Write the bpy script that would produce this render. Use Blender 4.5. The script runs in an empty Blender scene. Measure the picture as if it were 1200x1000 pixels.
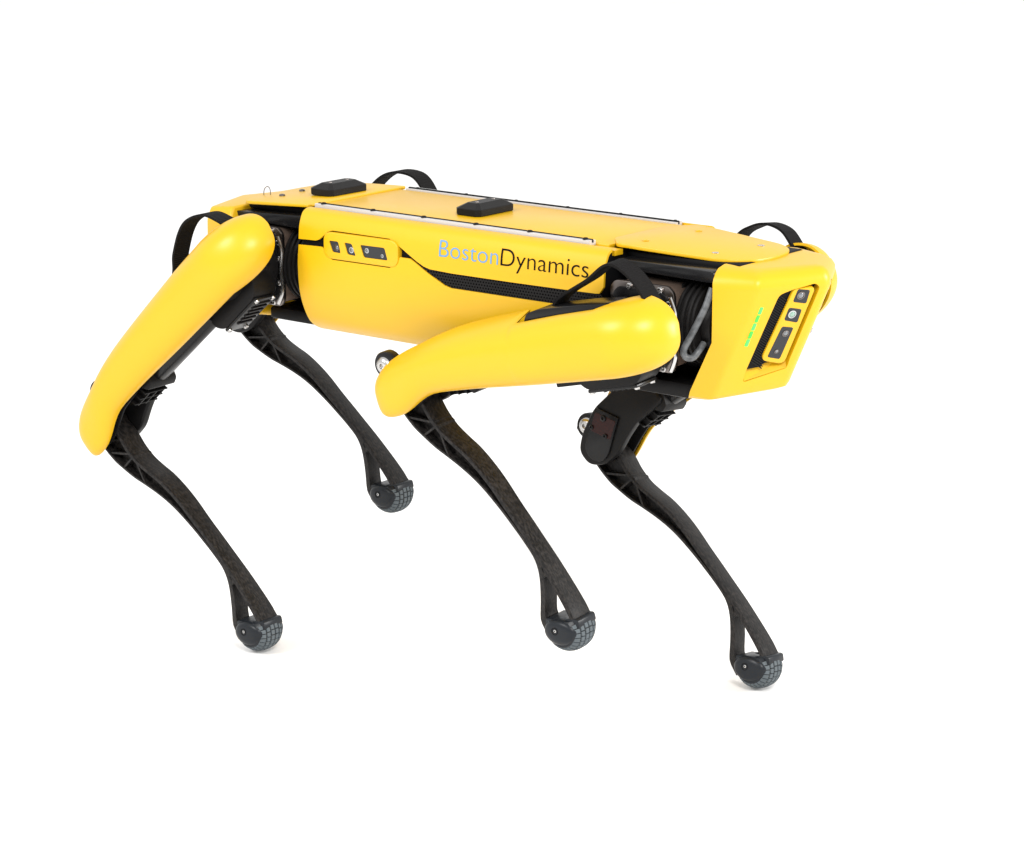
import bpy, bmesh, math, random
from mathutils import Vector, Matrix, Euler
R = math.radians
random.seed(7)
sc = bpy.context.scene
COL = sc.collection

# ------------------------------------------------------------------ camera
ZB = 0.4916                                  # body centre above the floor
cam_d = bpy.data.cameras.new('camera'); cam = bpy.data.objects.new('camera', cam_d); COL.objects.link(cam)
AZ, EL = -0.90251, 0.24423
cam.location = (2.01885, -2.52962, 1.11128)
fwd = -Vector((math.cos(EL)*math.cos(AZ), math.cos(EL)*math.sin(AZ), math.sin(EL)))
cam.rotation_euler = fwd.to_track_quat('-Z', 'Y').to_euler()
cam_d.sensor_width = 36; cam_d.lens = 3159.12/1200*36; cam_d.clip_end = 200
sc.camera = cam

# ------------------------------------------------------------------ light (white studio)
W = bpy.data.worlds.new('World'); sc.world = W; W.use_nodes = True
bg = W.node_tree.nodes['Background']; bg.inputs['Color'].default_value = (1, 0.995, 0.99, 1); bg.inputs['Strength'].default_value = 1.12
def softbox(name, loc, target, size, power, color=(1, 0.99, 0.975), sy=None):
    d = bpy.data.lights.new(name, 'AREA'); d.energy = power; d.color = color; d.size = size
    d.shape = 'RECTANGLE'; d.size_y = sy or size
    o = bpy.data.objects.new(name, d); COL.objects.link(o); o.location = loc
    o.rotation_euler = (Vector(target)-Vector(loc)).to_track_quat('-Z', 'Y').to_euler()
    return o
softbox('softbox_key', (-0.9, -3.0, 2.5), (0, -0.1, 0.4), 1.05, 84)
softbox('softbox_fill', (2.3, -1.9, 2.4), (0.1, -0.1, 0.4), 0.90, 84)
softbox('softbox_front', (3.0, 1.6, 1.2), (0.3, -0.05, 0.45), 0.8, 80)
vs = sc.view_settings; vs.view_transform = 'Standard'; vs.look = 'None'; vs.exposure = 0.0; vs.gamma = 1.0; vs.use_curve_mapping = False
sc.cycles.max_bounces = 8; sc.cycles.diffuse_bounces = 4; sc.cycles.glossy_bounces = 4

# ------------------------------------------------------------------ materials
MAT = {}
def mat(name, base, rough=0.5, metal=0.0, spec=0.5, bump=None, var=None, coat=0.0, emit=None, trans=0.0, sheen=0.0):
    """bump = (scale xyz, strength, distance); var = (scale xyz, second colour, contrast lo, hi, rough add)"""
    m = bpy.data.materials.new(name); m.use_nodes = True; nt = m.node_tree; b = nt.nodes['Principled BSDF']
    b.inputs['Base Color'].default_value = (*base, 1); b.inputs['Roughness'].default_value = rough
    b.inputs['Metallic'].default_value = metal; b.inputs['Specular IOR Level'].default_value = spec
    b.inputs['Coat Weight'].default_value = coat; b.inputs['Coat Roughness'].default_value = 0.25
    if trans: b.inputs['Transmission Weight'].default_value = trans
    if emit: b.inputs['Emission Color'].default_value = (*emit[0], 1); b.inputs['Emission Strength'].default_value = emit[1]
    tc = nt.nodes.new('ShaderNodeTexCoord')
    def noise(scale, detail=4):
        mp = nt.nodes.new('ShaderNodeMapping'); mp.inputs['Scale'].default_value = scale
        nt.links.new(tc.outputs['Object'], mp.inputs['Vector'])
        n = nt.nodes.new('ShaderNodeTexNoise'); n.inputs['Scale'].default_value = 1; n.inputs['Detail'].default_value = detail
        nt.links.new(mp.outputs['Vector'], n.inputs['Vector']); return n
    if bump:
        n = noise(bump[0]); bp = nt.nodes.new('ShaderNodeBump'); bp.inputs['Strength'].default_value = bump[1]; bp.inputs['Distance'].default_value = bump[2]
        nt.links.new(n.outputs['Fac'], bp.inputs['Height']); nt.links.new(bp.outputs['Normal'], b.inputs['Normal'])
    if var:
        n = noise(var[0], 6); cr = nt.nodes.new('ShaderNodeValToRGB')
        cr.color_ramp.elements[0].position = var[2]; cr.color_ramp.elements[0].color = (*base, 1)
        cr.color_ramp.elements[1].position = var[3]; cr.color_ramp.elements[1].color = (*var[1], 1)
        nt.links.new(n.outputs['Fac'], cr.inputs['Fac']); nt.links.new(cr.outputs['Color'], b.inputs['Base Color'])
        mr = nt.nodes.new('ShaderNodeMapRange'); mr.inputs['From Min'].default_value = .3; mr.inputs['From Max'].default_value = .7
        mr.inputs['To Min'].default_value = rough; mr.inputs['To Max'].default_value = rough+var[4]
        nt.links.new(n.outputs['Fac'], mr.inputs['Value']); nt.links.new(mr.outputs['Result'], b.inputs['Roughness'])
    MAT[name] = m; return m
mat('yellow', (0.590, 0.340, 0.003), 0.34, spec=0.40, bump=((900,)*3, 0.05, 0.0004), var=((6, 6, 6), (0.580, 0.332, 0.003), .35, .7, .05))
mat('black_plastic', (0.005, 0.0049, 0.005), 0.38, spec=0.13, bump=((900,)*3, 0.25, 0.0006), var=((9, 9, 9), (0.010, 0.0092, 0.009), .3, .7, .12))
mat('black_satin', (0.006, 0.006, 0.0065), 0.26, spec=0.22, bump=((60,)*3, 0.05, 0.0006))
mat('black_matte', (0.006, 0.006, 0.006), 0.7, spec=0.1)
mat('core_black', (0.004, 0.004, 0.0045), 0.6, spec=0.1)
mat('webbing', (0.0075, 0.007, 0.007), 0.8, spec=0.1)
nt = MAT['webbing'].node_tree; tcw = nt.nodes.new('ShaderNodeTexCoord'); wv = nt.nodes.new('ShaderNodeTexWave'); wv.inputs['Scale'].default_value = 160
wv.bands_direction = 'Z'; bpw = nt.nodes.new('ShaderNodeBump'); bpw.inputs['Distance'].default_value = .001; bpw.inputs['Strength'].default_value = .9
nt.links.new(tcw.outputs['Object'], wv.inputs['Vector']); nt.links.new(wv.outputs['Color'], bpw.inputs['Height']); nt.links.new(bpw.outputs['Normal'], nt.nodes['Principled BSDF'].inputs['Normal'])
mat('fibre', (0.0040, 0.0037, 0.0036), 0.38, spec=0.20, bump=((380, 380, 190), 0.5, 0.0008), var=((420, 420, 200), (0.026, 0.0225, 0.0205), .42, .72, .15))
mat('rubber', (0.074, 0.087, 0.096), 0.7, spec=0.15, bump=((300,)*3, 0.2, 0.0006), var=((40, 40, 40), (0.100, 0.115, 0.124), .35, .7, .1))
mat('foot_cap', (0.010, 0.012, 0.015), 0.33, spec=0.2, bump=((500,)*3, 0.08, 0.0005))
mat('metal', (0.50, 0.49, 0.48), 0.24, metal=1.0, bump=((200,)*3, 0.06, 0.0005))
mat('metal_dark', (0.17, 0.15, 0.14), 0.30, metal=1.0)
mat('bronze', (0.16, 0.115, 0.09), 0.42, metal=0.7, var=((30, 30, 30), (0.20, 0.14, 0.11), .3, .7, .1))
mat('rail', (0.50, 0.485, 0.48), 0.40, metal=0.35, bump=((30, 900, 900), 0.08, 0.0004))
mat('glass_dark', (0.022, 0.023, 0.026), 0.2, spec=0.25)
mat('lens', (0.10, 0.11, 0.12), 0.08, spec=0.7, coat=1.0)
mat('lens_ring', (0.45, 0.46, 0.47), 0.25, metal=0.8)
mat('lens_green', (0.16, 0.28, 0.22), 0.08, spec=0.7, coat=1.0)
mat('red_smoke', (0.022, 0.005, 0.004), 0.2, spec=0.2)
mat('hose', (0.060, 0.064, 0.068), 0.32, spec=0.4, var=((150, 150, 150), (0.105, 0.11, 0.115), .4, .6, .1))
mat('led', (0.05, 0.5, 0.06), 0.3, emit=((0.05, 0.85, 0.10), 0.9))
mat('led_dim', (0.03, 0.35, 0.03), 0.3, emit=((0.05, 0.60, 0.04), 0.7))
mat('print_blue', (0.11, 0.25, 0.43), 0.5, spec=0.3)
mat('print_black', (0.004, 0.004, 0.004), 0.6, spec=0.06)
mat('floor_white', (0.90, 0.895, 0.885), 0.75, spec=0.1, bump=((25,)*3, 0.03, 0.001), var=((3, 3, 3), (0.915, 0.91, 0.905), .4, .6, .05))

# ------------------------------------------------------------------ mesh helpers
def finish(name, bm, m, parent=None, M=None, sharp=38, smooth=True):
    bmesh.ops.remove_doubles(bm, verts=bm.verts, dist=1e-6)
    bmesh.ops.recalc_face_normals(bm, faces=bm.faces)
    me = bpy.data.meshes.new(name); bm.to_mesh(me); bm.free()
    if smooth:
        me.shade_smooth(); me.set_sharp_from_angle(angle=R(sharp))
    me.materials.append(MAT[m])
    o = bpy.data.objects.new(name, me); COL.objects.link(o)
    if parent: o.parent = parent
    if M is not None: o.matrix_local = M
    return o
def addto(dst, src):
    me = bpy.data.meshes.new('tmp'); src.to_mesh(me); src.free(); dst.from_mesh(me); bpy.data.meshes.remove(me)
def bevel(bm, off, seg=2, ang=28):
    es = [e for e in bm.edges if len(e.link_faces) == 2 and e.calc_face_angle(0) > R(ang)]
    if es and off > 0: bmesh.ops.bevel(bm, geom=es, offset=off, segments=seg, profile=0.5, affect='EDGES', clamp_overlap=True)
def box(bm, c, s, M=None, bev=0.0, seg=2):
    b = bmesh.new(); bmesh.ops.create_cube(b, size=1)
    bmesh.ops.scale(b, vec=s, verts=b.verts); bevel(b, bev, seg)
    if M is not None: bmesh.ops.transform(b, matrix=M, verts=b.verts)
    bmesh.ops.translate(b, vec=c, verts=b.verts); addto(bm, b)
def frame(a, b):
    z = (Vector(b)-Vector(a)).normalized(); t = Vector((0, 0, 1)) if abs(z.z) < .9 else Vector((1, 0, 0))
    x = t.cross(z).normalized(); y = z.cross(x); return x, y, z
def cyl(bm, a, b, r, r2=None, n=24, bev=0.0, cap=True):
    a, b = Vector(a), Vector(b); r2 = r if r2 is None else r2; x, y, z = frame(a, b); L = (b-a).length
    prof = [(0, r), (L, r2)] if bev <= 0 else [(0, r-bev), (bev*.3, r-bev*.3), (bev, r), (L-bev, r2), (L-bev*.3, r2-bev*.3), (L, r2-bev)]
    lathe(bm, a, z, prof, n, cap)
def lathe(bm, o, axis, prof, n=32, cap=True):
    o = Vector(o); x, y, z = frame((0, 0, 0), axis); rings = []
    for (h, r) in prof:
        rings.append([bm.verts.new(o+z*h+(x*math.cos(2*math.pi*i/n)+y*math.sin(2*math.pi*i/n))*max(r, 1e-5)) for i in range(n)])
    for p, q in zip(rings, rings[1:]):
        for i in range(n): bm.faces.new((p[i], p[(i+1) % n], q[(i+1) % n], q[i]))
    if cap: bm.faces.new(rings[0][::-1]); bm.faces.new(rings[-1])
def prism(bm, poly, y0, y1, bev=0.0, seg=2, M=None, plane='xz'):
    """extrude a polygon given in (x, z) from y0 to y1"""
    b = bmesh.new()
    P = lambda p, y: (p[0], y, p[1]) if plane == 'xz' else (p[0], p[1], y)
    va = [b.verts.new(P(p, y0)) for p in poly]; vb = [b.verts.new(P(p, y1)) for p in poly]; n = len(poly)
    b.faces.new(va); b.faces.new(vb[::-1])
    for i in range(n): b.faces.new((va[i], vb[i], vb[(i+1) % n], va[(i+1) % n]))
    bmesh.ops.recalc_face_normals(b, faces=b.faces); bevel(b, bev, seg)
    if M is not None: bmesh.ops.transform(b, matrix=M, verts=b.verts)
    addto(bm, b)
def spline(pts, n=8):
    P = [Vector(p) for p in pts]; out = []
    for i in range(len(P)-1):
        p0 = P[max(i-1, 0)]; p1 = P[i]; p2 = P[i+1]; p3 = P[min(i+2, len(P)-1)]
        for k in range(n):
            t = k/n; out.append(0.5*((2*p1)+(p2-p0)*t+(2*p0-5*p1+4*p2-p3)*t*t+(3*p1-p0-3*p2+p3)*t**3))
    out.append(P[-1]); return out
def tube(bm, pts, r, n=12, sm=8):
    path = spline(pts, sm); prev = None; rings = []
    up = Vector((0, 1, 0))
    for i, p in enumerate(path):
        t = (path[min(i+1, len(path)-1)]-path[max(i-1, 0)]).normalized()
        if prev is None:
            x = t.cross(up) if abs(t.dot(up)) < .95 else t.cross(Vector((1, 0, 0)))
        else: x = prev-t*prev.dot(t)
        x.normalize(); prev = x; y = t.cross(x)
        rr = r(i/(len(path)-1)) if callable(r) else r
        rings.append([bm.verts.new(p+(x*math.cos(2*math.pi*k/n)+y*math.sin(2*math.pi*k/n))*rr) for k in range(n)])
    for a, b in zip(rings, rings[1:]):
        for k in range(n): bm.faces.new((a[k], a[(k+1) % n], b[(k+1) % n], b[k]))
    bm.faces.new(rings[0][::-1]); bm.faces.new(rings[-1])
def grid(bm, rows, thick=0.0, closed=False):
    """rows: list of lists of points; returns surface thickened along inward normals"""
    b = bmesh.new(); V = [[b.verts.new(p) for p in r] for r in rows]
    for a, c in zip(V, V[1:]):
        for i in range(len(a)-1):
            try: b.faces.new((a[i], a[i+1], c[i+1], c[i]))
            except ValueError: pass
    if thick:
        bmesh.ops.remove_doubles(b, verts=b.verts, dist=1e-5)
        bmesh.ops.solidify(b, geom=list(b.faces), thickness=thick)
    addto(bm, b)
def interp(tab, x):
    if x <= tab[0][0]: return tab[0][1]
    for (a, fa), (b, fb) in zip(tab, tab[1:]):
        if x <= b: t = (x-a)/(b-a) if b > a else 0; return fa+(fb-fa)*t
    return tab[-1][1]
def sinterp(tab, x):
    """smooth (Catmull-Rom in x) interpolation"""
    n = len(tab)
    if x <= tab[0][0]: return tab[0][1]
    if x >= tab[-1][0]: return tab[-1][1]
    for i in range(n-1):
        if x <= tab[i+1][0]:
            a, fa = tab[i]; b, fb = tab[i+1]; h = b-a; t = (x-a)/h
            ma = (fb-tab[i-1][1])/(b-tab[i-1][0])*h if i > 0 else fb-fa
            mb = (tab[i+2][1]-fa)/(tab[i+2][0]-a)*h if i+2 < n else fb-fa
            return fa*(2*t**3-3*t*t+1)+ma*(t**3-2*t*t+t)+fb*(-2*t**3+3*t*t)+mb*(t**3-t*t)
def rounded(poly, r, n=5):
    """round the corners of a polygon"""
    out = []; N = len(poly)
    for i in range(N):
        p = Vector(poly[i]); a = Vector(poly[i-1]); b = Vector(poly[(i+1) % N])
        rr = r[i] if isinstance(r, (list, tuple)) else r
        da = (a-p); db = (b-p); d = min(rr, da.length*.45, db.length*.45)
        pa = p+da.normalized()*d; pb = p+db.normalized()*d
        for k in range(n+1):
            t = k/n; out.append(tuple(pa*(1-t)**2+p*2*t*(1-t)+pb*t*t))
    return out
def boolean(o, cutter_bm):
    me = bpy.data.meshes.new('cut'); bmesh.ops.recalc_face_normals(cutter_bm, faces=cutter_bm.faces); cutter_bm.to_mesh(me); cutter_bm.free()
    c = bpy.data.objects.new('cut', me); COL.objects.link(c)
    if o.parent: c.parent = o.parent
    md = o.modifiers.new('b', 'BOOLEAN'); md.object = c; md.operation = 'DIFFERENCE'; md.solver = 'EXACT'
    bpy.context.view_layer.update()
    new = bpy.data.meshes.new_from_object(o.evaluated_get(bpy.context.evaluated_depsgraph_get()))
    o.modifiers.clear(); o.data = new; new.shade_smooth(); new.set_sharp_from_angle(angle=R(34))
    bpy.data.objects.remove(c)

# ------------------------------------------------------------------ setting
bm = bmesh.new(); bmesh.ops.create_grid(bm, x_segments=1, y_segments=1, size=40)
ground = finish('ground', bm, 'floor_white', smooth=False); ground['kind'] = 'structure'

# ------------------------------------------------------------------ the robot
robot = bpy.data.objects.new('robot_dog', None); COL.objects.link(robot); robot.location = (0, 0, 0)
robot['label'] = 'yellow and black four-legged walking robot stepping across the white floor'
robot['category'] = 'robot'
TB = Matrix.Translation((0, 0, ZB))
def bpart(name, bm, m, parent=None, **k):
    if parent is None: return finish(name, bm, m, robot, TB, **k)
    return finish(name, bm, m, parent, None, **k)

X0, X1 = -0.222, 0.245                        # ends of the side panels
TOP = 0.0775
SEC = [(0.0775, .094), (0.0768, .1005), (0.0735, .1070), (.067, .1110), (.056, .1146), (.0402, .1160), (.0328, .1163), (.020, .1178), (.0085, .1184), (-.0131, .1174),
       (-.0296, .1148), (-.0467, .1090), (-.0633, .1000), (-.0725, .0900), (-.0785, .078), (-.0825, .062), (-.085, .040), (-.0855, .0)]
def sec_pts():
    pts = [Vector((y, z)) for z, y in SEC]
    return spline([(p.x, p.y, 0) for p in pts], 4)
SP = sec_pts(); SL = [0.0]
for a, b in zip(SP, SP[1:]): SL.append(SL[-1]+(b-a).length)
def at_s(s, off=0.0):
    s = max(0, min(SL[-1], s))
    for i in range(len(SL)-1):
        if s <= SL[i+1]+1e-9:
            t = (s-SL[i])/max(SL[i+1]-SL[i], 1e-9); p = SP[i].lerp(SP[i+1], t)
            d = (SP[i+1]-SP[i]).normalized(); n = Vector((d.y, -d.x, 0)); n = -n if n.x < 0 and p.y > -.05 else n
            if n.x < 0: n = -n
            nn = Vector((abs(d.y), -abs(d.x) if p.y < 0 else abs(d.x), 0)).normalized()
            q = p+nn*off; return q.x, q.y
    return SP[-1].x, SP[-1].y
def s_of_z(z):
    for i in range(len(SL)-1):
        if SP[i].y >= z >= SP[i+1].y:
            t = (SP[i].y-z)/max(SP[i].y-SP[i+1].y, 1e-9); return SL[i]+(SL[i+1]-SL[i])*t
    return SL[-1]
def yside(z): return at_s(s_of_z(z))[0]

UP = [(-.2217, .0403), (-.1936, .0412), (-.188, .0432), (-.1747, .0535), (-.1674, .0562), (-.0753, .0562), (-.0659, .0525), (-.0419, .0394), (-.0313, .0337), (-.0202, .0290), (-.0102, .0268), (.024, .0257), (.1138, .0259), (.1859, .0266), (.245, .0275)]
LO = [(-.2216, .0332), (-.1850, .0345), (-.1809, .0335), (-.1785, .0300), (-.1737, .0240), (-.1654, .0206), (-.073, .0212), (-.0660, .0248), (-.0600, .0330), (-.0575, .0358), (-.042, .0358), (-.0330, .0318), (-.0221, .0262), (-.012, .0212), (.0055, .0137), (.0138, .0100), (.0238, .0080), (.1721, .0083), (.245, .0086)]
def columns():
    xs = sorted(set([X0+(X1-X0)*i/90 for i in range(91)]+[p[0] for p in UP if X0 < p[0] < X1]+[p[0] for p in LO if X0 < p[0] < X1])); return xs
def panel(side, which):
    xs = columns(); rows = []
    for x in xs:
        row = []
        if which == 'up':
            s0, s1 = 0.0, s_of_z(interp(UP, x))
            # rounded lower front corner of the panel
            if x > X1-.008: s1 -= (.008-math.sqrt(max(0, .008**2-(x-X1+.008)**2)))
            if x > X1-.010: s0 += .006*((x-X1+.010)/.010)**2
            n = 16
        else:
            s0, s1 = s_of_z(interp(LO, x)), SL[-1]; n = 30
        for k in range(n+1):
            y, z = at_s(s0+(s1-s0)*k/n); row.append((x, side*y, z))
        rows.append(row)
    bm = bmesh.new(); grid(bm, rows, 0.0)
    bmesh.ops.recalc_face_normals(bm, faces=bm.faces)
    # make normals point outwards before thickening
    f = max(bm.faces, key=lambda f: abs(f.calc_center_median().y)); 
    if f.normal.y*side < 0: bmesh.ops.reverse_faces(bm, faces=bm.faces)
    bmesh.ops.solidify(bm, geom=list(bm.faces), thickness=0.0032)
    # soften the cut edge a little
    return bm
for side in (-1, 1):
    bpart('upper_side_panel', panel(side, 'up'), 'yellow', sharp=30)
    bpart('lower_side_panel', panel(side, 'lo'), 'yellow', sharp=30)

# black core behind the panels
bm = bmesh.new(); rows = []
for x in (X0+.004, -.1, 0, .1, X1-.004):
    r = []
    for i in range(0, 41):
        y, z = at_s(SL[-1]*i/40); r.append((x, -y*.955, z*.955))
    r += [(p[0], -p[1], p[2]) for p in r[::-1][1:]]
    rows.append(r)
grid(bm, rows)
for r in (rows[0], rows[-1]): bm.faces.new([bm.verts.new(p) for p in r])
bpart('body_core', bm, 'core_black')

# centre belly seam strip
bm = bmesh.new(); box(bm, (0.0, 0, -.0868), (.40, .060, .004), bev=.0015); bpart('belly_cover', bm, 'yellow')
for x in (-.19, .19):
    for y in (-.022, .022):
        b2 = bmesh.new(); cyl(b2, (x, y, -.0880), (x, y, -.0902), .0035, n=12, bev=.0006); bpart('belly_screw', b2, 'metal_dark')

# perforated vent strips
def vent(side):
    bm = bmesh.new(); p = .0041; ro = p/math.sqrt(3); ri = .00128
    nz = 8; zc = .0172
    i = 0
    for r in range(-4, 5):
        s_c = s_of_z(zc)+r*p*math.sqrt(3)/2
        for c in range(0, 72):
            x = -.030+c*p+(p/2 if r % 2 else 0)
            z = at_s(s_c)[1]
            if x > X1-.004 or z > interp(UP, x)+.003 or z < interp(LO, x)-.003: continue
            inner, outer, back = [], [], []
            for k in range(6):
                a = math.pi/6+k*math.pi/3
                ca, sa = math.cos(a), math.sin(a)
                y, zz = at_s(s_c-ro*sa, -.0020); outer.append(bm.verts.new((x+ro*ca, side*y, zz)))
                y, zz = at_s(s_c-ri*sa, -.0020); inner.append(bm.verts.new((x+ri*ca, side*y, zz)))
                y, zz = at_s(s_c-ri*sa, -.0036); back.append(bm.verts.new((x+ri*ca, side*y, zz)))
            for k in range(6):
                j = (k+1) % 6
                bm.faces.new((outer[k], outer[j], inner[j], inner[k])); bm.faces.new((inner[k], inner[j], back[j], back[k]))
    bmesh.ops.remove_doubles(bm, verts=bm.verts, dist=2e-4)
    o = bpart('vent_grille', bm, 'black_plastic', smooth=False); return o
vent(-1); vent(1)

# side camera modules
def side_cam(side):
    poly = rounded([(-.1795, .0545), (-.0590, .0552), (-.0590, .0222), (-.1785, .0215)], [.013, .013, .013, .013], 6)
    wins = [[(-.1696, .0442), (-.1545, .0445), (-.1505, .0303), (-.1640, .0306)], [(-.1447, .0445), (-.1325, .0442), (-.1260, .0297), (-.1395, .0303)], [(-.1190, .0444), (-.0800, .0450), (-.0750, .0300), (-.1133, .0295)]]
    y = side*.1163
    bm = bmesh.new(); prism(bm, poly, side*.108, side*.1185, bev=.0016, seg=3)
    o = bpart('side_camera_bezel', bm, 'yellow')
    for w in wins:
        cb = bmesh.new(); prism(cb, rounded(w, .0025), side*.1165, side*.125, M=TB); boolean(o, cb)
    for i, w in enumerate(wins):
        wb = bmesh.new(); prism(wb, rounded(w, .0025), side*.1155, side*.1172); wo = bpart('camera_window', wb, 'glass_dark', o)
        cx = sum(q[0] for q in w)/4; cz = sum(q[1] for q in w)/4
        spots = [(cx+.002, cz-.001, .0038)] if i < 2 else [(cx-.012, cz+.001, .0032), (cx+.0125, cz-.0028, .0022)]
        for (lx, lz, lr) in spots:
            lb = bmesh.new(); lathe(lb, (lx, side*.1172, lz), (0, side, 0), [(0, lr), (.0005, lr), (.0006, lr*.72), (.0001, lr*.70)], 20, cap=False)
            bpart('lens_ring', lb, 'lens_ring' if i else 'metal_dark', o)
            lb = bmesh.new(); lathe(lb, (lx, side*.1172, lz), (0, side, 0), [(-.0004, lr*.72), (.0002, lr*.6), (.0006, lr*.3), (.0007, 0)], 20, cap=False)
            bpart('lens', lb, 'lens', o)
    return o
side_cam(-1); side_cam(1)

# lettering on the near side
def lettering(name, text, x_start, x_end, m, zbase=.0436, cap=.0205):
    cu = bpy.data.curves.new(name, 'FONT'); cu.body = text; cu.size = 1.0; cu.offset = -0.009; cu.resolution_u = 6
    to = bpy.data.objects.new(name, cu); COL.objects.link(to); bpy.context.view_layer.update()
    me = bpy.data.meshes.new_from_object(to.evaluated_get(bpy.context.evaluated_depsgraph_get())); bpy.data.objects.remove(to)
    tb_ = bmesh.new(); tb_.from_mesh(me)
    for k in range(-4, 20): bmesh.ops.bisect_plane(tb_, geom=list(tb_.verts)+list(tb_.edges)+list(tb_.faces), plane_co=(0, k*.05+.003, 0), plane_no=(0, 1, 0))
    tb_.to_mesh(me); tb_.free()
    xs = [v.co.x for v in me.vertices]
    capH = 0.70
    x0, x1 = min(xs), max(xs)
    for v in me.vertices:
        x = x_start+(v.co.x-x0)/(x1-x0)*(x_end-x_start); z = zbase+v.co.y/capH*cap
        yy, zz = at_s(s_of_z(z), .0004); v.co = (x, -yy, zz)
    me.materials.append(MAT[m]); o = bpy.data.objects.new(name, me); COL.objects.link(o); o.parent = robot; o.matrix_local = TB
    return o
l1 = lettering('lettering', 'Boston', .0032, .0925, 'print_blue'); l1['label'] = 'light blue printed word Boston'
l2 = lettering('lettering', 'Dynamics', .0962, .2235, 'print_black'); l2['label'] = 'black printed word Dynamics'

# top plate, rails, flaps, pads
bm = bmesh.new(); box(bm, (.0, 0, TOP-.0025), (.452, .160, .005), bev=.0012); bpart('top_plate', bm, 'yellow')
bm = bmesh.new()
for s in (-1, 1): box(bm, (.012, s*.0865, TOP-.006), (X1-X0-.002, .016, .006))
bpart('rail_seat', bm, 'yellow')
for s in (-1, 1):
    y = s*.0865; xa, xb = -.2154, .2075; RT = TOP if s < 0 else TOP-.0018
    prof = [(s*q[0], q[1]) for q in [(-.0060, -.002), (.0062, -.002), (.0062, .0038), (.0056, .0044), (.0016, .0044), (.0016, .0008), (-.0026, .0008), (-.0026, .0038), (-.0054, .0038), (-.0060, .0032)]]
    bm = bmesh.new(); b = bmesh.new()
    va = [b.verts.new((xa, y+p[0], RT+p[1])) for p in prof]; vb = [b.verts.new((xb, y+p[0], RT+p[1])) for p in prof]
    b.faces.new(va); b.faces.new(vb[::-1])
    for i in range(len(prof)): j = (i+1) % len(prof); b.faces.new((va[i], vb[i], vb[j], va[j]))
    addto(bm, b); rail = bpart('payload_rail', bm, 'rail', sharp=25)
    b = bmesh.new(); box(b, ((xa+xb)/2, y-s*.0006, RT+.0032), (xb-xa-.002, .0030, .0038)); bpart('rail_slot', b, 'black_matte', rail)
    for i in range(6):
        x = xa+.012+i*(xb-xa-.020)/5
        b = bmesh.new(); lathe(b, (x, y+s*.0030, RT+.0043), (0, 0, 1), [(h, r*(1 if s < 0 else .65)) for h, r in [(0, .0034), (.0016 if s < 0 else .0006, .0034), (.0022 if s < 0 else .0009, .0027), (.0009, .0013), (.0006, .0012), (.0006, 0)]], 14, cap=False)
        bpart('rail_bolt', b, 'black_satin', rail)

def flap(pts, z_of, th=.0035):
    bm = bmesh.new(); prism(bm, pts, 0, th, bev=.0011, seg=2, plane='xy')
    bmesh.ops.subdivide_edges(bm, edges=bm.edges, cuts=0)
    for v in bm.verts: v.co.z += z_of(v.co.x)-th
    return bm
# front flap: tapers and dips towards the head
fz = lambda x: TOP+.0028-max(0, x-.25)*.050
fp = [(.212, -.050), (.236, -.0795), (.262, -.078), (.372, -.061), (.395, -.040), (.402, 0), (.395, .040), (.372, .061), (.262, .078), (.236, .0795), (.212, .050)]
fp = rounded(fp, [.006, .006, .02, .018, .02, .02, .02, .018, .02, .006, .006], 4)
ff = bpart('front_hatch', flap(fp, fz, .0045), 'yellow')
for (x, y) in ((.252, -.045), (.262, .048), (.345, -.040), (.358, .034)):
    b = bmesh.new(); lathe(b, (x, y, fz(x)), (0, 0, 1), [(0, .0042), (.0006, .0042), (.0008, .0034), (.0004, .0018), (-.0008, .0016), (-.0008, 0)], 14, cap=False); bpart('hatch_screw', b, 'yellow' if x < .3 else 'metal', ff)
rz = lambda x: TOP+.0022-max(0, -.24-x)*.055
rp = rounded([(-.226, -.094), (-.226, .094), (-.330, .100), (-.352, .055), (-.352, -.055), (-.330, -.100)], [.004, .004, .012, .02, .02, .012], 4)
rf = bpart('rear_hatch', flap(rp, rz, .0040), 'yellow')
for (x, y) in ((-.314, -.046), (-.306, .050), (-.322, .0)):
    b = bmesh.new(); lathe(b, (x, y, rz(x)), (0, 0, 1), [(0, .0040), (.0018, .0038), (.0024, .0030), (.0024, .0015), (.0006, .0014), (.0006, 0)], 12, cap=False); bpart('hatch_screw', b, 'metal_dark', rf)
b = bmesh.new(); tube(b, [(-.346, -.046, rz(-.346)), (-.345, -.046, rz(-.346)+.007), (-.342, -.044, rz(-.346)+.011), (-.339, -.042, rz(-.346)+.008), (-.338, -.042, rz(-.346))], .0006, 6); bpart('lanyard_loop', b, 'metal_dark', rf)

def pad(cx, cy, z):
    bm = bmesh.new(); w, l = .0195, .0365
    def ring(w, l, c, zz): return [(cx+a, cy+b, zz) for a, b in ((-w, -l+c), (-w+c, -l), (w-c, -l), (w, -l+c), (w, l-c), (w-c, l), (-w+c, l), (-w, l-c))]
    R_ = [ring(w-.001, l-.001, .0055, z), ring(w, l, .0055, z+.0012), ring(w, l, .0055, z+.0080), ring(w-.0008, l-.0008, .0055, z+.0088), ring(w*.50, l*.70, .003, z+.0142), ring(w*.46, l*.68, .003, z+.0147)]
    V = [[bm.verts.new(p) for p in r] for r in R_]
    for a, c in zip(V, V[1:]):
        for i in range(8): bm.faces.new((a[i], a[(i+1) % 8], c[(i+1) % 8], c[i]))
    bm.faces.new(V[0][::-1]); bm.faces.new(V[-1])
    o = bpart('port_cover', bm, 'black_plastic', smooth=False)
    for s in (-1, 1):
        b = bmesh.new(); lathe(b, (cx, cy+s*.016, z+.0146), (0, 0, 1), [(0, .0026), (.0008, .0024), (.0010, .0012), (.0002, .0011), (.0002, 0)], 12, cap=False); bpart('cover_screw', b, 'metal_dark', o)
    return o
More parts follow.
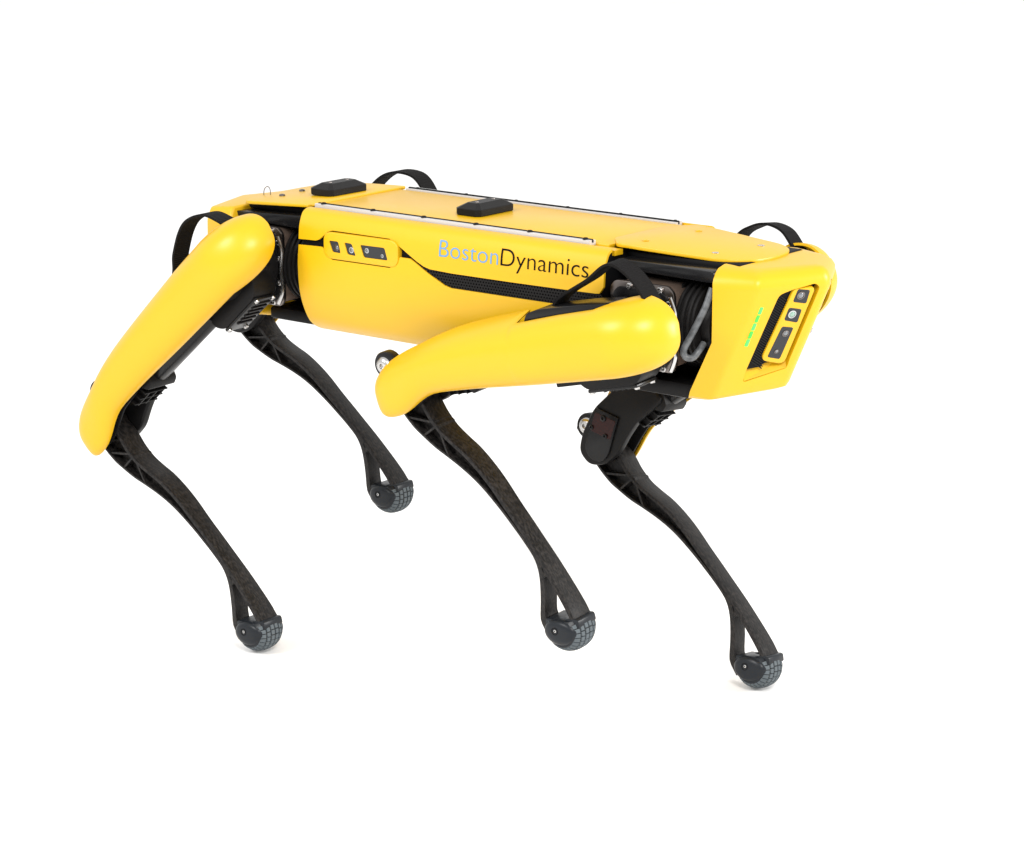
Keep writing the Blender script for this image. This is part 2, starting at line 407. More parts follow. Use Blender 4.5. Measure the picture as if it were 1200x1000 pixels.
pad(-.2640, .006, rz(-.264)+.0003); pad(-.0250, .006, TOP+.0001)

# ------------------------------------------------------------------ head
def hull(points, bev, seg=4, dis=6):
    bm = bmesh.new()
    for (x, y, z) in points:
        bm.verts.new((x, y, z))
        if abs(y) > 1e-6: bm.verts.new((x, -y, z))
    r = bmesh.ops.convex_hull(bm, input=bm.verts)
    junk = [g for g in r['geom_interior'] if isinstance(g, bmesh.types.BMVert)]
    if junk: bmesh.ops.delete(bm, geom=junk, context='VERTS')
    bmesh.ops.dissolve_limit(bm, angle_limit=R(dis), verts=bm.verts, edges=bm.edges)
    bmesh.ops.recalc_face_normals(bm, faces=bm.faces); bevel(bm, bev, seg, 10)
    return bm
LV = [((.4540, 0, .0695), (.4130, -.0585, .0690), (.3760, -.0680, .0705)), ((.4630, 0, .0680), (.4215, -.0685, .0668), (.3770, -.0810, .0680)),
      ((.4685, 0, .0635), (.4270, -.0765, .0620), (.3775, -.0895, .0620)), ((.4712, 0, .0560), (.4292, -.0805, .0555), (.3780, -.0935, .0530)), ((.4720, 0, .0470), (.4290, -.0810, .0480), (.3785, -.0940, .0440)),
      ((.4468, 0, -.0120), (.4025, -.0810, -.0120), (.3786, -.0940, -.0143)), ((.4220, 0, -.0690), (.3740, -.0810, -.0785), (.3500, -.0935, -.0740)), ((.4180, 0, -.0752), (.3705, -.0790, -.0832), (.3470, -.0910, -.0800)), ((.4080, 0, -.0792), (.3620, -.0715, -.0865), (.3410, -.0830, -.0848))]
def head_bm():
    rows = []
    for c, a, b in LV:
        poly = [Vector(b), Vector(a), Vector(c), Vector((a[0], -a[1], a[2])), Vector((b[0], -b[1], b[2]))]
        row = [poly[0]]
        for i, r in zip(range(1, 4), (.0055, .008, .0055)):
            p = poly[i]; da = poly[i-1]-p; db = poly[i+1]-p; r = min(r, da.length*.4); pa = p+da.normalized()*r; pb = p+db.normalized()*r
            for k in range(7):
                t = k/6; row.append(pa*(1-t)**2+p*2*t*(1-t)+pb*t*t)
        row.append(poly[4]); rows.append(row)
    b = bmesh.new(); V = [[b.verts.new(p) for p in r] for r in rows]
    for p, q in zip(V, V[1:]):
        for i in range(len(p)-1): b.faces.new((p[i], p[i+1], q[i+1], q[i]))
    f1 = b.faces.new(V[0]); f2 = b.faces.new(V[-1]); f3 = [b.faces.new((p[0], p[-1], q[-1], q[0])) for p, q in zip(V, V[1:])]
    bmesh.ops.triangulate(b, faces=[f1, f2]+f3)
    bmesh.ops.recalc_face_normals(b, faces=b.faces); return b
head = bpart('head_shell', head_bm(), 'yellow', sharp=34)
FA = Vector((0.42900, -0.08100, 0.05000)); FN = Vector((0.82152, -0.44913, -0.35127)); FU = Vector((0.41296, 0.89347, -0.17657)); FV = Vector((0.39315, 0.00000, 0.91947))
def face_M(sgn):
    """maps local (u, v, depth outwards) to the front face; sgn=-1 near face, +1 the mirrored one"""
    m = Matrix.Identity(4); S = Vector((1, -sgn, 1))
    for i, ax in enumerate((FU, FV, FN)):
        for k in range(3): m[k][i] = ax[k]*S[k]
    o = Vector((FA.x, FA.y*S.y, FA.z))
    for k in range(3): m[k][3] = o[k]
    return m
REC = rounded([(.0300, -.0035), (.0458, .0054), (.0717, .0148), (.0782, .0118), (.0784, -.0833), (.0795, -.0950), (.0300, -.1189), (.0278, -.1039)], [.006, .004, .004, .006, .004, .004, .004, .004], 4)
BEZ = rounded([(.0470, .0045), (.0744, .0110), (.0746, -.0915), (.0425, -.0895)], [.004, .008, .009, .009], 5)
WIN = [[(.0522, .0054), (.0684, .0060), (.0704, -.0116), (.0522, -.0113)], [(.0505, -.0188), (.0680, -.0190), (.0693, -.0367), (.0507, -.0353)], [(.0516, -.0432), (.0672, -.0431), (.0662, -.0852), (.0487, -.0840)]]
for sgn in (-1, 1):
    M = face_M(sgn)
    c = bmesh.new(); prism(c, REC, -.013, .02, M=TB @ M, plane='xy'); boolean(head, c)
for sgn in (-1, 1):
    M = face_M(sgn)
    # sloping sill at the foot of the recess
    b = bmesh.new()
    pts = [(.0310, -.1172, -.0005), (.0790, -.0945, -.0005), (.0790, -.0860, -.0125), (.0310, -.1010, -.0125), (.0310, -.1172, -.0125), (.0790, -.0945, -.0125)]
    V = [b.verts.new(M @ Vector(p)) for p in pts]
    for f in ((0, 1, 2, 3), (0, 3, 4), (1, 5, 2), (0, 4, 5, 1), (2, 5, 4, 3)): b.faces.new([V[i] for i in f])
    bpart('recess_sill', b, 'yellow', head)
    b = bmesh.new(); box(b, (.0545, -.052, -.0110), (.052, .128, .002)); bmesh.ops.transform(b, matrix=M, verts=b.verts); bpart('recess_floor', b, 'black_matte', head)
    b = bmesh.new(); prism(b, [(.0268, .0000), (.0485, .0080), (.0485, -.0985), (.0268, -.1045)], -.0110, -.0042, M=M, plane='xy'); bpart('grille_panel', b, 'core_black', head)
    b = bmesh.new()
    for i in range(31):
        v = -.0955+i*.0029; box(b, (.0385, v, -.0036), (.024, .0011, .0012), M=Matrix.Rotation(R(-24), 4, 'Z'))
    bmesh.ops.transform(b, matrix=M, verts=b.verts); bpart('grille_bars', b, 'black_plastic', head)['kind'] = 'stuff'
    b = bmesh.new(); prism(b, BEZ, -.0105, -.0012, bev=.0012, seg=2, M=M, plane='xy'); bez = bpart('front_camera_bezel', b, 'yellow')
    for w in WIN:
        c = bmesh.new(); prism(c, rounded(w, .0028), -.0035, .006, M=TB @ M, plane='xy'); boolean(bez, c)
    for i, w in enumerate(WIN):
        b = bmesh.new(); prism(b, rounded(w, .0028), -.0040, -.0008, bev=.0004, seg=1, M=M, plane='xy'); bpart('camera_window', b, 'glass_dark', bez)
        cu, cv = sum(q[0] for q in w)/4, sum(q[1] for q in w)/4
        spots = [(cu-.002, cv+.001, .0050)] if i < 2 else [(cu+.001, cv+.0125, .0042), (cu-.001, cv-.0115, .0028)]
        nrm = (M.to_3x3() @ Vector((0, 0, 1)))
        for (lu, lv, lr) in spots:
            o0 = M @ Vector((lu, lv, -.0008))
            b = bmesh.new(); lathe(b, o0, nrm, [(0, lr), (.0006, lr), (.0008, lr*.76), (.0002, lr*.72)], 22, cap=False); bpart('lens_ring', b, 'lens_ring' if i == 1 else 'metal_dark', bez)
            b = bmesh.new(); lathe(b, o0, nrm, [(0, lr*.74), (.0008, lr*.6), (.0014, lr*.3), (.0016, 0)], 22, cap=False); bpart('lens', b, 'lens_green' if i == 1 else 'lens', bez)
    for i in range(5):
        b = bmesh.new(); box(b, (.0146, -.0255-i*.0105, .0001), (.0042, .0090, .0016), bev=.0004); bmesh.ops.transform(b, matrix=M, verts=b.verts)
        bpart('status_light', b, 'led' if i % 2 == 0 else 'led_dim', head)

b = bmesh.new(); box(b, (.3755, 0, .0658), (.044, .118, .005), bev=.001); bpart('head_roof', b, 'yellow')
# rear shell
RP = [(-.346, .1030, .066), (-.344, .1110, .050), (-.344, .1120, -.010), (-.318, .1080, -.068), (-.318, .05, -.080),
      (-.392, .0960, .0610), (-.396, .1000, .046), (-.398, .0990, -.002), (-.380, .0920, -.066), (-.430, 0, .0600), (-.436, 0, .02), (-.415, 0, -.070), (-.340, 0, .0705)]
rear = bpart('rear_shell', hull(RP, .008), 'yellow', sharp=30)

# ------------------------------------------------------------------ hip bays
for e in (1, -1):
    xa, xb = (X1-.006, .396) if e > 0 else (-.352, X0+.006)
    xm = (xa+xb)/2; L = xb-xa
    bm = bmesh.new()
    box(bm, (xm, 0, .004), (L, .060, .134), bev=.004)                       # spine
    box(bm, (xm, 0, .0660), (L, .132 if e > 0 else .150, .010), bev=.003)   # ceiling
    bpart('hip_bay_frame', bm, 'core_black')
    bm = bmesh.new(); box(bm, ((.292, 0, -.0795) if e > 0 else (-.262, 0, -.0690)), ((.098, .152, .018) if e > 0 else (.096, .156, .016)), bev=.004); bpart('belly_tray', bm, 'black_plastic')
    for s in (-1, 1):
        bm = bmesh.new()
        if e > 0:
            prism(bm, rounded([(xa+.002, .0655), (xa+.002, .0560), (xa+.03, .0540), (xb-.018, .0520), (xb-.018, .0655)], .004, 3), s*.058, s*.0915, bev=.002)
        else:
            prism(bm, rounded([(xb-.002, .0655), (xb-.002, .0480), (xa+.05, .0500), (xa+.015, .050), (xa+.002, .0600)], .004, 3), s*.055, s*.097, bev=.002)
        bpart('bay_beam', bm, 'black_satin')
        for k in range(4):
            x = xa+.022+k*.028
            b = bmesh.new(); box(b, (x, s*.045, .030), (.006, .03, .05), bev=.001); bpart('bay_rib', b, 'black_plastic')
        for k, (x, z) in enumerate(((xm-.022, .041), (xm-.006, .040), (xm+.03, .046))):
            b = bmesh.new(); lathe(b, (x, s*.060, z), (0, s, 0), [(0, .0048), (.005, .0045), (.006, .003), (.004, .002), (.004, 0)], 12, cap=False); bpart('bay_bolt', b, 'metal')

# ------------------------------------------------------------------ legs
LEGS = {  # x sign, y sign, hx, hy, kn
    'front_right': (1, -1, 0.07100, 1.33266, -2.04603), 'rear_right': (-1, -1, 0.01398, 0.84194, -1.68048),
    'front_left': (1, 1, -0.11000, 0.89927, -1.71614), 'rear_left': (-1, 1, -0.00196, 1.18432, -2.06499)}
L2 = 0.34544
XA = [(-.3525, .020), (-.352, .015), (-.3505, .0095), (-.347, .0040), (-.342, -.0005), (-.336, -.0050), (-.329, -.0095), (-.307, -.0185), (-.285, -.0245), (-.26, -.031), (-.22, -.038), (-.165, -.042), (-.1, -.045), (-.05, -.0470), (0, -.0475), (.03, -.048)]
XB = [(-.3525, .035), (-.352, .040), (-.3505, .0445), (-.347, .0490), (-.342, .0525), (-.336, .0545), (-.329, .0550), (-.315, .0535), (-.30, .0485), (-.28, .0390), (-.265, .0338), (-.25, .0318), (-.19, .0325), (-.14, .0348), (-.1, .0365), (-.05, .038), (0, .0395), (.03, .040)]
YO = [(-.3525, .016), (-.352, .0225), (-.3505, .0280), (-.347, .0330), (-.342, .0365), (-.336, .0390), (-.329, .0405), (-.31, .0425), (-.28, .0455), (-.2, .049), (-.1, .052), (.03, .0525)]
def cover_mesh(s, front, zt):
    rows = []
    zs = [-.3525, -.3523, -.352, -.3514, -.3505, -.349, -.347, -.3447, -.342, -.339, -.336, -.329, -.321, -.312, -.304, -.296, -.288, -.280, -.270, -.260, -.245, -.230, -.210, -.190, -.165, -.145, -.130, -.1225, -.1185, -.116, -.113, -.106, -.095, -.075, -.05, -.025, 0, .015]
    N = 16; z0 = .015
    zs += [z0+(zt-z0)*math.sin(k/N*math.pi/2)*.9975 for k in range(1, N+1)]
    for z in zs:
        if z <= z0: xa, xb, yo = sinterp(XA, z), sinterp(XB, z), sinterp(YO, z); q = 0
        else:
            q = (z-z0)/(zt-z0); f = math.sqrt(max(0, 1-q*q)); xa0, xb0 = sinterp(XA, z0), sinterp(XB, z0); c = (xa0+xb0)/2
            g = (max(0, 1-q**2.5))**(1/2.5); c2 = c+.004*q; xa, xb = c2+(xa0-c)*g, c2+(xb0-c)*g; yo = -.006+(.0525+.006)*f
        yea = -.010+.020*max(0, min(1, (-.27-z)/.05))
        yeb = max(-.008, min(.028, yo-.006)) if z <= z0 else .028
        if z > z0: yeb = yeb+(-.008-yeb)*q
        if front and z > -.118:                                            # front covers are cut back behind the strap
            k = min(1, (z+.118)/.004); k2 = 1-max(0, min(1, (z-.0)/.05)); k *= k2
            yea += .036*k; xa += .0085*k
        if yo < max(yea, yeb)+.002: yo = max(yea, yeb)+.002
        c = (xa+xb)/2; hw = (xb-xa)/2; row = []
        n = 26
        for i in range(n+1):
            t = math.pi*i/n; ct, st = math.cos(t), math.sin(t); e = .90
            px = c-hw*math.copysign(abs(ct)**e, ct); ye = yea if i <= n/2 else yeb
            py = ye+(yo-ye)*(abs(st)**e)
            row.append((px, s*py, z))
        rows.append(row)
    bm = bmesh.new(); b = bmesh.new(); V = [[b.verts.new(p) for p in r] for r in rows]
    for a, c in zip(V, V[1:]):
        for i in range(len(a)-1): b.faces.new((a[i], a[i+1], c[i+1], c[i]))
    b.faces.new(V[0][::-1]); b.faces.new(V[-1])
    bmesh.ops.recalc_face_normals(b, faces=b.faces)
    f = max(b.faces, key=lambda f: f.calc_center_median().y*s)
    if f.normal.y*s < 0: bmesh.ops.reverse_faces(b, faces=b.faces)
    bmesh.ops.solidify(b, geom=list(b.faces), thickness=.0030)
    return b

def shank_mesh(s):
    """lower leg: side profile with front flange, recessed flanks, ribs and a forked foot"""
    F = [(.0, .0165), (-.02, .0180), (-.033, .0175), (-.050, .0155), (-.07, .0165), (-.088, .0210), (-.11, .0280), (-.135, .0325), (-.16, .0345), (-.185, .0345), (-.215, .0350), (-.24, .0350), (-.262, .0350), (-.29, .0335), (-.33, .0300), (-.345, .0270)]
    Bk = [(.0, -.0180), (-.02, -.0185), (-.045, -.0165), (-.057, -.0135), (-.08, -.0065), (-.1, .0020), (-.12, .0098), (-.14, .0160), (-.16, .0200), (-.19, .0232), (-.215, .0245), (-.233, .0250), (-.255, .0240), (-.27, .0185), (-.285, .0080), (-.30, -.0050), (-.317, -.0210), (-.326, -.0238), (-.338, -.0255)]
    F = F[::-1]; Bk = Bk[::-1]
    zs = [-.326+i*(.326)/64 for i in range(65)]
    hwz = lambda z: interp([(-.345, .0200), (-.31, .0185), (-.26, .0140), (-.2, .0135), (-.1, .0160), (-.03, .0170), (0, .0160)], z)
    bm = bmesh.new()
    # front flange
    def flange(fn_a, fn_b, z0, z1, n, hwz):
        b = bmesh.new(); rows = []
        for i in range(n+1):
            z = z0+(z1-z0)*i/n; w = hwz(z); a, c = fn_a(z), fn_b(z)
            r = .0016
            rows.append([(a, -w+r, z), (a-r*.3*(1 if a > c else -1), -w+r*.3, z), (a-r*(1 if a > c else -1), -w, z), (c, -w, z), (c, w, z), (a-r*(1 if a > c else -1), w, z), (a-r*.3*(1 if a > c else -1), w-r*.3, z), (a, w-r, z)])
        V = [[b.verts.new(p) for p in r] for r in rows]; m = len(rows[0])
        for p, q in zip(V, V[1:]):
            for i in range(m): b.faces.new((p[i], p[(i+1) % m], q[(i+1) % m], q[i]))
        b.faces.new(V[0][::-1]); b.faces.new(V[-1]); bmesh.ops.recalc_face_normals(b, faces=b.faces); addto(bm, b)
    fF = lambda z: sinterp(F, z); fB = lambda z: sinterp(Bk, z)
    tf = lambda z: interp([(-.345, .0060), (-.31, .0058), (-.27, .0060), (-.25, .0048), (-.15, .0045), (-.08, .0042), (0, .0042)], z)
    tb = lambda z: interp([(-.336, .0110), (-.30, .0105), (-.27, .0080), (-.25, .0042), (-.15, .0036), (0, .0036)], z)
    flange(fF, lambda z: max(fF(z)-tf(z), fB(z)+.001), -.352, -.004, 64, lambda z: interp([(-.345, .0165), (-.31, .0155), (-.26, .0135), (-.2, .0135), (-.1, .0160), (-.03, .0170), (0, .0160)], z))
    flange(fB, lambda z: min(fB(z)+tb(z), fF(z)-.001), -.338, -.004, 64, lambda z: interp([(-.338, .0120), (-.28, .0110), (-.25, .0125), (-.2, .0135), (-.1, .0160), (-.03, .0170), (0, .0160)], z))
    # web between the flanges (recessed), stopping above the fork
    b = bmesh.new(); rows = []
    for i in range(41):
        z = -.282+(.276)*i/40; w = .0040 if z > -.2 else .0040+(-.2-z)/.068*.006
        rows.append([(fB(z)+.002, -w, z), (fF(z)-.002, -w, z), (fF(z)-.002, w, z), (fB(z)+.002, w, z)])
    V = [[b.verts.new(p) for p in r] for r in rows]
    for p, q in zip(V, V[1:]):
        for i in range(4): b.faces.new((p[i], p[(i+1) % 4], q[(i+1) % 4], q[i]))
    b.faces.new(V[0][::-1]); b.faces.new(V[-1]); addto(bm, b)
    # ribs on both flanks
    for (za, xa_, zb_, xb_) in ((-.030, -.016, -.058, .015), (-.062, .016, -.060, -.012), (-.062, .016, -.098, .0035), (-.012, -.015, -.034, .016)):
        d = Vector((xb_-xa_, 0, zb_-za)); ang = math.atan2(d.x, d.z)
        w = hwz((za+zb_)/2)*.93
        box(bm, ((xa_+xb_)/2, 0, (za+zb_)/2), (.0026, 2*w, d.length), M=Matrix.Rotation(ang, 4, 'Y'))
    prism(bm, rounded([(-.018, .0), (.017, .0), (.004, .046), (-.020, .046)], .005, 4), -.0045, .0045, bev=.001)
    # knee boss
    cyl(bm, (0, -.0165, 0), (0, .0165, 0), .0190, n=28, bev=.002)
    return bm

FR = .0265
def foot_meshes(parent, Mf):
    """rounded tyre-like foot; local x forward, z up, axis y"""
    # body: lathe about y with rounded shoulders
    def prof(r, w, sh):
        out = []
        for k in range(13):
            t = -1+2*k/12; out.append((t*w, r*(1-sh*abs(t)**2.6)))
        return out
    b = bmesh.new(); lathe(b, (0, 0, 0), (0, 1, 0), prof(FR*.965, .0215, .30), 40)
    bmesh.ops.bisect_plane(b, geom=list(b.verts)+list(b.edges)+list(b.faces), plane_co=(0, 0, .0125), plane_no=(-.10, 0, 1), clear_outer=True)
    ed = [e for e in b.edges if e.is_boundary]; bmesh.ops.holes_fill(b, edges=ed)
    core = finish('foot', b, 'foot_cap', robot, Mf)
    # tread blocks: four rows around
    b = bmesh.new()
    for (y0, y1, ph) in ((-.0206, -.0138, .0), (-.0128, -.0078, .25), (-.0066, -.0006, .5), (.0006, .0066, .5), (.0078, .0128, .25), (.0138, .0206, .0)):
        n = 24
        for k in range(n):
            a0 = 2*math.pi*(k+ph)/n; a1 = a0+2*math.pi/n*.93
            am = math.degrees((a0+a1)/2) % 360
            if 27 < am < 153: continue
            def P(a, y, dr):
                t = y/.0215; r = FR*.965*(1-.30*abs(t)**2.6)+dr; return (r*math.cos(a), y, r*math.sin(a))
            lo = [P(a0, y0, -.002), P(a1, y0, -.002), P(a1, y1, -.002), P(a0, y1, -.002)]; g = .0006
            hi = [P(a0+.02, y0+g, .0014), P(a1-.02, y0+g, .0014), P(a1-.02, y1-g, .0014), P(a0+.02, y1-g, .0014)]
            va = [b.verts.new(p) for p in lo]; vb = [b.verts.new(p) for p in hi]; b.faces.new(vb)
            for i in range(4): j = (i+1) % 4; b.faces.new((va[i], va[j], vb[j], vb[i]))
    t = finish('tread', b, 'rubber', core, smooth=False); t['kind'] = 'stuff'
    # upper saddle that closes the top
    b = bmesh.new(); prism(b, rounded([(-.0245, .0035), (.0255, .0060), (.0240, .0165), (.010, .0165), (.004, .0150), (-.004, .0135), (-.0235, .0140)], .003, 3), -.0165, .0165, bev=.0015)
    finish('foot_saddle', b, 'foot_cap', core)
    for s in (-1, 1):
        b = bmesh.new(); n = 40; rows = []
        for h, f in ((.0100, 1.0), (.0160, .995), (.0195, .96), (.0222, .88), (.0240, .74), (.0250, .52), (.0254, .25)):
            ring = []
            for i in range(n):
                a = 2*math.pi*i/n; ex, ez = .0238, .0178 if math.sin(a) < 0 else .0150
                ring.append((-.0015+ex*f*math.cos(a), s*h, .0005+ez*f*math.sin(a)))
            rows.append(ring)
        V = [[b.verts.new(p) for p in r] for r in rows]
        for p, q in zip(V, V[1:]):
            for i in range(n): b.faces.new((p[i], p[(i+1) % n], q[(i+1) % n], q[i]))
        b.faces.new(V[-1])
        finish('foot_cap', b, 'foot_cap', core)
        b = bmesh.new(); lathe(b, (-.005, s*.0247, .0025), (0, s, 0), [(-.001, .0046), (.0011, .0046), (.0011, .0038), (-.0004, .0036), (-.0004, 0)], 18, cap=False); finish('bolt_well', b, 'black_matte', core)
        b = bmesh.new(); lathe(b, (-.0042, s*.0246, .0030), (0, s, 0), [(0, .0019), (.0014, .0018), (.0017, .0009), (.0006, .0008), (.0006, 0)], 12, cap=False); finish('foot_bolt', b, 'metal', core)
    return core

STRAP = {  # (x, z) in thigh axes, lateral centre
    'rear_right': ([(-.036, -.085), (-.050, -.0640), (-.0640, -.0480), (-.0770, -.0260), (-.0800, .0), (-.0700, .0250), (-.050, .0420), (-.030, .052)], -.000),
    'front_right': ([(-.030, -.092), (-.0440, -.0760), (-.0555, -.0600), (-.0690, -.0200), (-.0830, .0140), (-.0720, .0330), (-.0500, .0500), (-.026, .058)], .010),
    'front_left': ([(-.040, -.060), (-.070, -.035), (-.0880, -.0020), (-.0870, .0200), (-.0780, .0400), (-.0610, .0530), (-.0400, .0570), (-.02, .057)], -.000),
    'rear_left': ([(-.036, -.060), (-.055, -.042), (-.0700, -.0200), (-.0790, .0060), (-.0770, .0340), (-.0630, .0590), (-.0390, .0710), (-.02, .070)], .0)}

def rotx(a): return Matrix.Rotation(a, 4, 'X')
def roty(a): return Matrix.Rotation(a, 4, 'Y')
for name, (e, s, hx, hy, kn) in LEGS.items():
    Mh = TB @ Matrix.Translation((e*.29785, s*.055, 0)) @ rotx(hx)
    Mt = Mh @ Matrix.Translation((0, s*.110945, 0)) @ roty(hy)
    Mk = Mt @ Matrix.Translation((.025, 0, -.3205)) @ roty(kn)
    # ---- hip actuator about the fore-aft axis (frame at hip)
    bm = bmesh.new()
    cyl(bm, (-.052, 0, 0), (.060, 0, 0), .046, n=36, bev=.003)
    for k in range(6):
        x = .012+k*.0080; cyl(bm, (x, 0, 0), (x+.0042, 0, 0), .0495, n=36, bev=.001)
    cyl(bm, (.060, 0, 0), (.074, 0, 0), .034, n=30, bev=.003)
    hip = finish('hip_actuator', bm, 'black_plastic', robot, Mh)
    # bracket carrying the thigh
    bm = bmesh.new()
    prism(bm, rounded([(-.046, -.048), (.030, -.048), (.036, -.040), (.036, .038), (.028, .046), (-.038, .046), (-.046, .038)], .004, 3), s*.008, s*.048, bev=.002)
    finish('hip_bracket', bm, 'bronze', hip)
    bm = bmesh.new()
    prism(bm, rounded([(-.049, -.051), (.033, -.051), (.039, -.043), (.039, .041), (.031, .049), (-.041, .049), (-.049, .041)], .004, 3), s*.0460, s*.0515, bev=.0012)
    finish('bracket_flange', bm, 'metal_dark', hip)
    bm = bmesh.new(); prism(bm, rounded([(-.043, -.045), (.027, -.045), (.033, -.037), (.033, .035), (.025, .043), (-.035, .043), (-.043, .035)], .004, 3), s*.0510, s*.0550, bev=.001)
    finish('bracket_face', bm, 'black_satin', hip)
    for (bx_, bz_) in ((.034, .030), (.035, -.020), (.022, .0445), (-.020, .0445), (.0, -.047), (.024, -.046), (-.030, -.047), (-.044, .02), (-.044, -.03), (.036, .010)):
        b = bmesh.new(); lathe(b, (bx_, s*.0515, bz_), (0, s, 0), [(0, .0040), (.0035, .0038), (.0042, .003), (.0042, .0018), (.002, .0017), (.002, 0)], 12, cap=False); finish('bracket_bolt', b, 'metal', hip)
    # thin formed strap of metal beside the flange
    b = bmesh.new(); tube(b, [(.040, s*.060, .040), (.044, s*.057, .020), (.040, s*.056, -.004), (.043, s*.057, -.028), (.038, s*.060, -.046)], .0024, 8); finish('bracket_rod', b, 'metal', hip)
    # ---- upper leg
    bm = bmesh.new()
    cyl(bm, (0, s*-.056, 0), (0, s*.036, 0), .0365, n=40, bev=.003)                  # thigh motor
    prism(bm, rounded([(-.030, .010), (.030, .010), (.0280, -.16), (.0230, -.235), (.0060, -.275), (-.018, -.262), (-.030, -.20)], .008, 4), s*-.022, s*.020, bev=.003)
    prism(bm, rounded([(-.018, -.225), (.0300, -.225), (.0320, -.262), (.0400, -.283), (.0485, -.302), (.0510, -.320), (.0480, -.334), (.0340, -.346), (.0180, -.340), (.004, -.318), (-.010, -.285)], .005, 4), s*.0172, s*.0200, bev=.0008)   # outer knee cheek
    ul = finish('upper_leg', bm, 'black_plastic', robot, Mt)
    # inner knee cheek with plate
    bm = bmesh.new()
    prism(bm, rounded([(-.026, -.205), (.0300, -.195), (.0320, -.245), (.0400, -.268), (.0510, -.292), (.0520, -.318), (.0400, -.338), (.0180, -.342), (.0020, -.326), (-.016, -.292)], .009, 4), s*-.0300, s*-.0172, bev=.003, seg=3)
    finish('knee_cheek', bm, 'black_plastic', ul)
    d = Vector((.030, 0, -.3100))-Vector((.000, 0, -.2720)); ax = d.normalized(); pr = Vector((-ax.z, 0, ax.x))
    pill = []
    for k in range(13):
        a = -math.pi/2+math.pi*k/12; q = Vector((.0290, 0, -.3110))+ax*math.cos(a)*.0185+pr*math.sin(a)*.0185; pill.append((q.x, q.z))
    q0 = Vector((.0000, 0, -.2745)); pill += [tuple((q0+pr*.0185)[i] for i in (0, 2)), tuple((q0-pr*.0185)[i] for i in (0, 2))]
    bm = bmesh.new(); prism(bm, pill, s*-.0336, s*-.0300, bev=.001); finish('knee_plate', bm, 'black_satin', ul)
    red = []
    q1 = Vector((.0035, 0, -.2790)); q2 = Vector((.0190, 0, -.2985))
    for q, sg in ((q1, 1), (q1, -1), (q2, -1), (q2, 1)): w = q+pr*.0165*sg; red.append((w.x, w.z))
    bm = bmesh.new(); prism(bm, rounded(red, .003), s*-.0341, s*-.0330, bev=.0003, seg=1); finish('sensor_window', bm, 'red_smoke', ul)
    for (x, z, r_) in ((.0040, -.2822, .0042), (.0040, -.3040, .0030), (.0240, -.2920, .0034)):
        b = bmesh.new(); lathe(b, (x, s*-.0336, z), (0, -s, 0), [(0, r_), (.0022, r_*.95), (.0028, r_*.75), (.0028, r_*.45), (.001, r_*.4), (.001, 0)], 14, cap=False); finish('knee_bolt', b, 'black_satin', ul)
    # screw tube and knee clevis ribs, on the front side of the thigh
    b = bmesh.new(); cyl(b, (.0200, s*-.004, -.060), (.0190, s*-.004, -.222), .0175, .0165, n=28, bev=.002); finish('drive_tube', b, 'black_satin', ul)
    b = bmesh.new()
    for k in range(3): box(b, (.0345, s*-.002, -.2190-k*.0130), (.0100, .040, .0016), M=roty(R(-20)))
    for k in range(3): box(b, (.0345, s*(-.016+k*.013), -.232), (.010, .0016, .030))
    finish('knee_rib', b, 'black_plastic', ul)
    b = bmesh.new(); prism(b, rounded([(.012, -.190), (.036, -.196), (.040, -.206), (.030, -.216), (.012, -.214)], .003, 3), s*-.026, s*.020, bev=.0015); finish('tube_collar', b, 'black_plastic', ul)
    # knee motor housing with cooling slots under the hip
    b = bmesh.new(); prism(b, rounded([(.020, .034), (.044, .030), (.054, .018), (.0540, -.050), (.044, -.062), (.020, -.066)], .006, 3), s*-.034, s*.006, bev=.003); kh = finish('knee_motor', b, 'black_plastic', ul)
    Mg = Matrix.Translation((.0545, s*-.014, -.016))
    b = bmesh.new(); box(b, (.0555, s*-.014, -.016), (.004, .038, .070), bev=.001); finish('cooling_plate', b, 'black_satin', ul)
    for k in range(6):
        b = bmesh.new(); box(b, (.0580, s*-.014, .010-k*.0085), (.0032, .026, .0034), bev=.0006, seg=1); finish('cooling_rib', b, 'black_plastic', ul)
    for (y, z) in ((-.028, .016), (.001, .016), (-.028, -.048), (.001, -.048)):
        b = bmesh.new(); lathe(b, (.0572, s*(y), z), (1, 0, 0), [(0, .0034), (.002, .0032), (.0026, .0024), (.0026, .0014), (.001, .0013), (.001, 0)], 12, cap=False); finish('cooling_screw', b, 'metal', ul)
    if e > 0:
        b = bmesh.new(); prism(b, rounded([(-.030, -.110), (-.044, -.102), (-.0470, -.085), (-.0450, -.020), (-.0420, .020), (-.030, .028)], .006, 4), s*-.016, s*.020, bev=.003); finish('strap_mount', b, 'black_satin', ul)
        b = bmesh.new(); box(b, (.0460, s*-.020, -.052), (.007, .020, .110), bev=.0015); finish('cable_guard', b, 'black_plastic', ul)
    # yellow outer cover
    cv = finish('thigh_cover', cover_mesh(s, e > 0, .084 if e > 0 else .091), 'yellow', ul, sharp=50)
    # carrying strap
    pts, yc = STRAP[name]; path = spline([(p[0], 0, p[1]) for p in pts], 8); b = bmesh.new(); w = .0135; rows = []
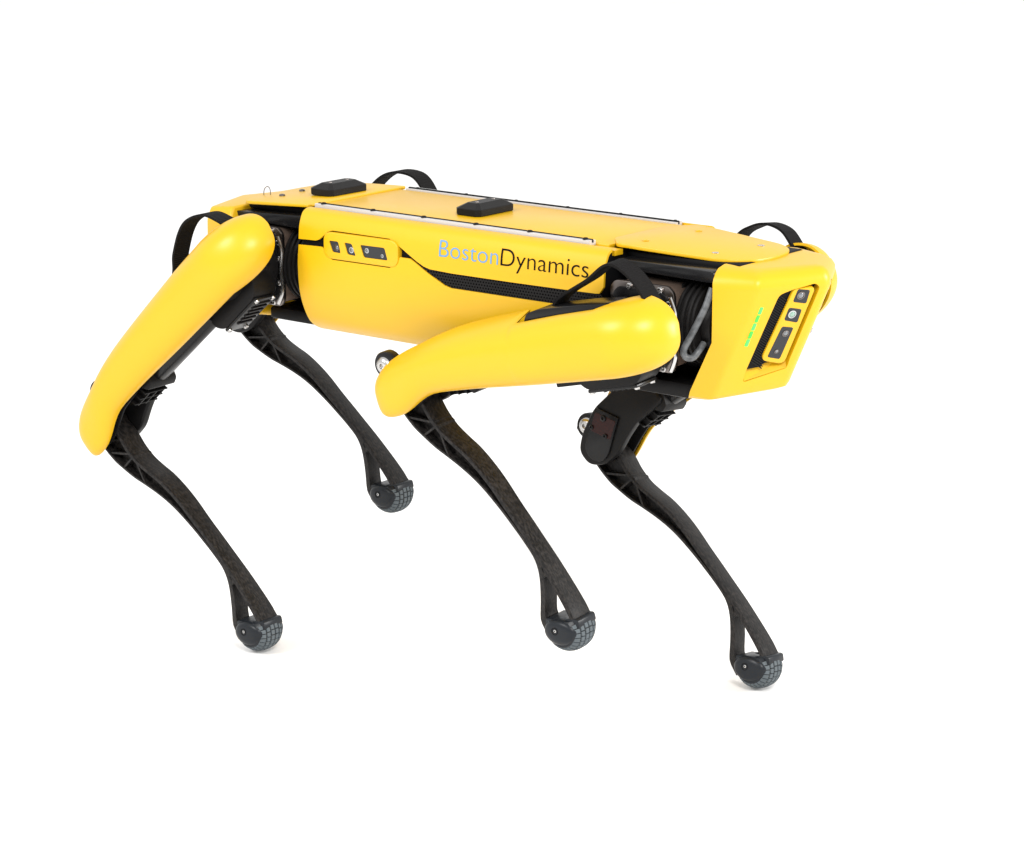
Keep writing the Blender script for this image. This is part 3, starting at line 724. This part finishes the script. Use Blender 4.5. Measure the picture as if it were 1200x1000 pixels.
    for i, p in enumerate(path):
        t = (path[min(i+1, len(path)-1)]-path[max(i-1, 0)]).normalized(); n = Vector((-t.z, 0, t.x)); th = .0015
        tw = .0025*math.sin(i*.35)
        c = s*-yc+tw*.4
        rows.append([(p.x+n.x*th, c-w, p.z+n.z*th), (p.x+n.x*th, c+w, p.z+n.z*th), (p.x-n.x*th, c+w, p.z-n.z*th), (p.x-n.x*th, c-w, p.z-n.z*th)])
    V = [[b.verts.new(q) for q in r] for r in rows]
    for p, q in zip(V, V[1:]):
        for i in range(4): b.faces.new((p[i], p[(i+1) % 4], q[(i+1) % 4], q[i]))
    b.faces.new(V[0][::-1]); b.faces.new(V[-1]); finish('carry_strap', b, 'webbing', ul)
    # ---- lower leg and foot
    ll = finish('lower_leg', shank_mesh(s), 'fibre', robot, Mk, sharp=40)
    for q in (-1, 1):
        b = bmesh.new(); lathe(b, (0, q*.0164, 0), (0, q, 0), [(0, .012), (.0012, .0116), (.0014, .006), (.0006, .005), (.0006, 0)], 24, cap=False); finish('knee_pivot', b, 'metal_dark', ll)
    # lever end above the knee: rubber disc with a domed bolt
    DX, DZ = (.0280 if name == 'rear_right' else -.0050), .0365
    b = bmesh.new(); lathe(b, (DX, s*.004, DZ), (0, 1, 0), [(-.0085, .0125), (-.0078, .0152), (-.0058, .0165), (.0058, .0165), (.0078, .0152), (.0085, .0125)], 30); finish('lever_disc', b, 'black_satin', ll)
    for q in (-1, 1):
        b = bmesh.new(); lathe(b, (DX, s*.004+q*.0085, DZ), (0, q, 0), [(-.002, .0112), (.0010, .0108), (.0034, .0088), (.0048, .0060), (.0048, .0034), (.0020, .0030), (.0020, 0)], 24, cap=False); finish('disc_bolt', b, 'metal', ll)
    fw = Mk @ Vector((.003, 0, -.3455))
    yaw = hx*.9
    Mf = Matrix.Translation(fw) @ Matrix.Rotation(hx, 4, 'X') @ roty(R(-6))
    foot_meshes(robot, Mf)

# grey cooling hose in each front bay
for s in (-1, 1):
    b = bmesh.new(); tube(b, [(.374, s*.088, .046), (.370, s*.096, .024), (.360, s*.105, -.004), (.352, s*.109, -.022), (.353, s*.108, -.031), (.360, s*.104, -.032), (.364, s*.098, -.025), (.364, s*.088, -.018)], .0039, 12); bpart('grey_hose', b, 'hose')
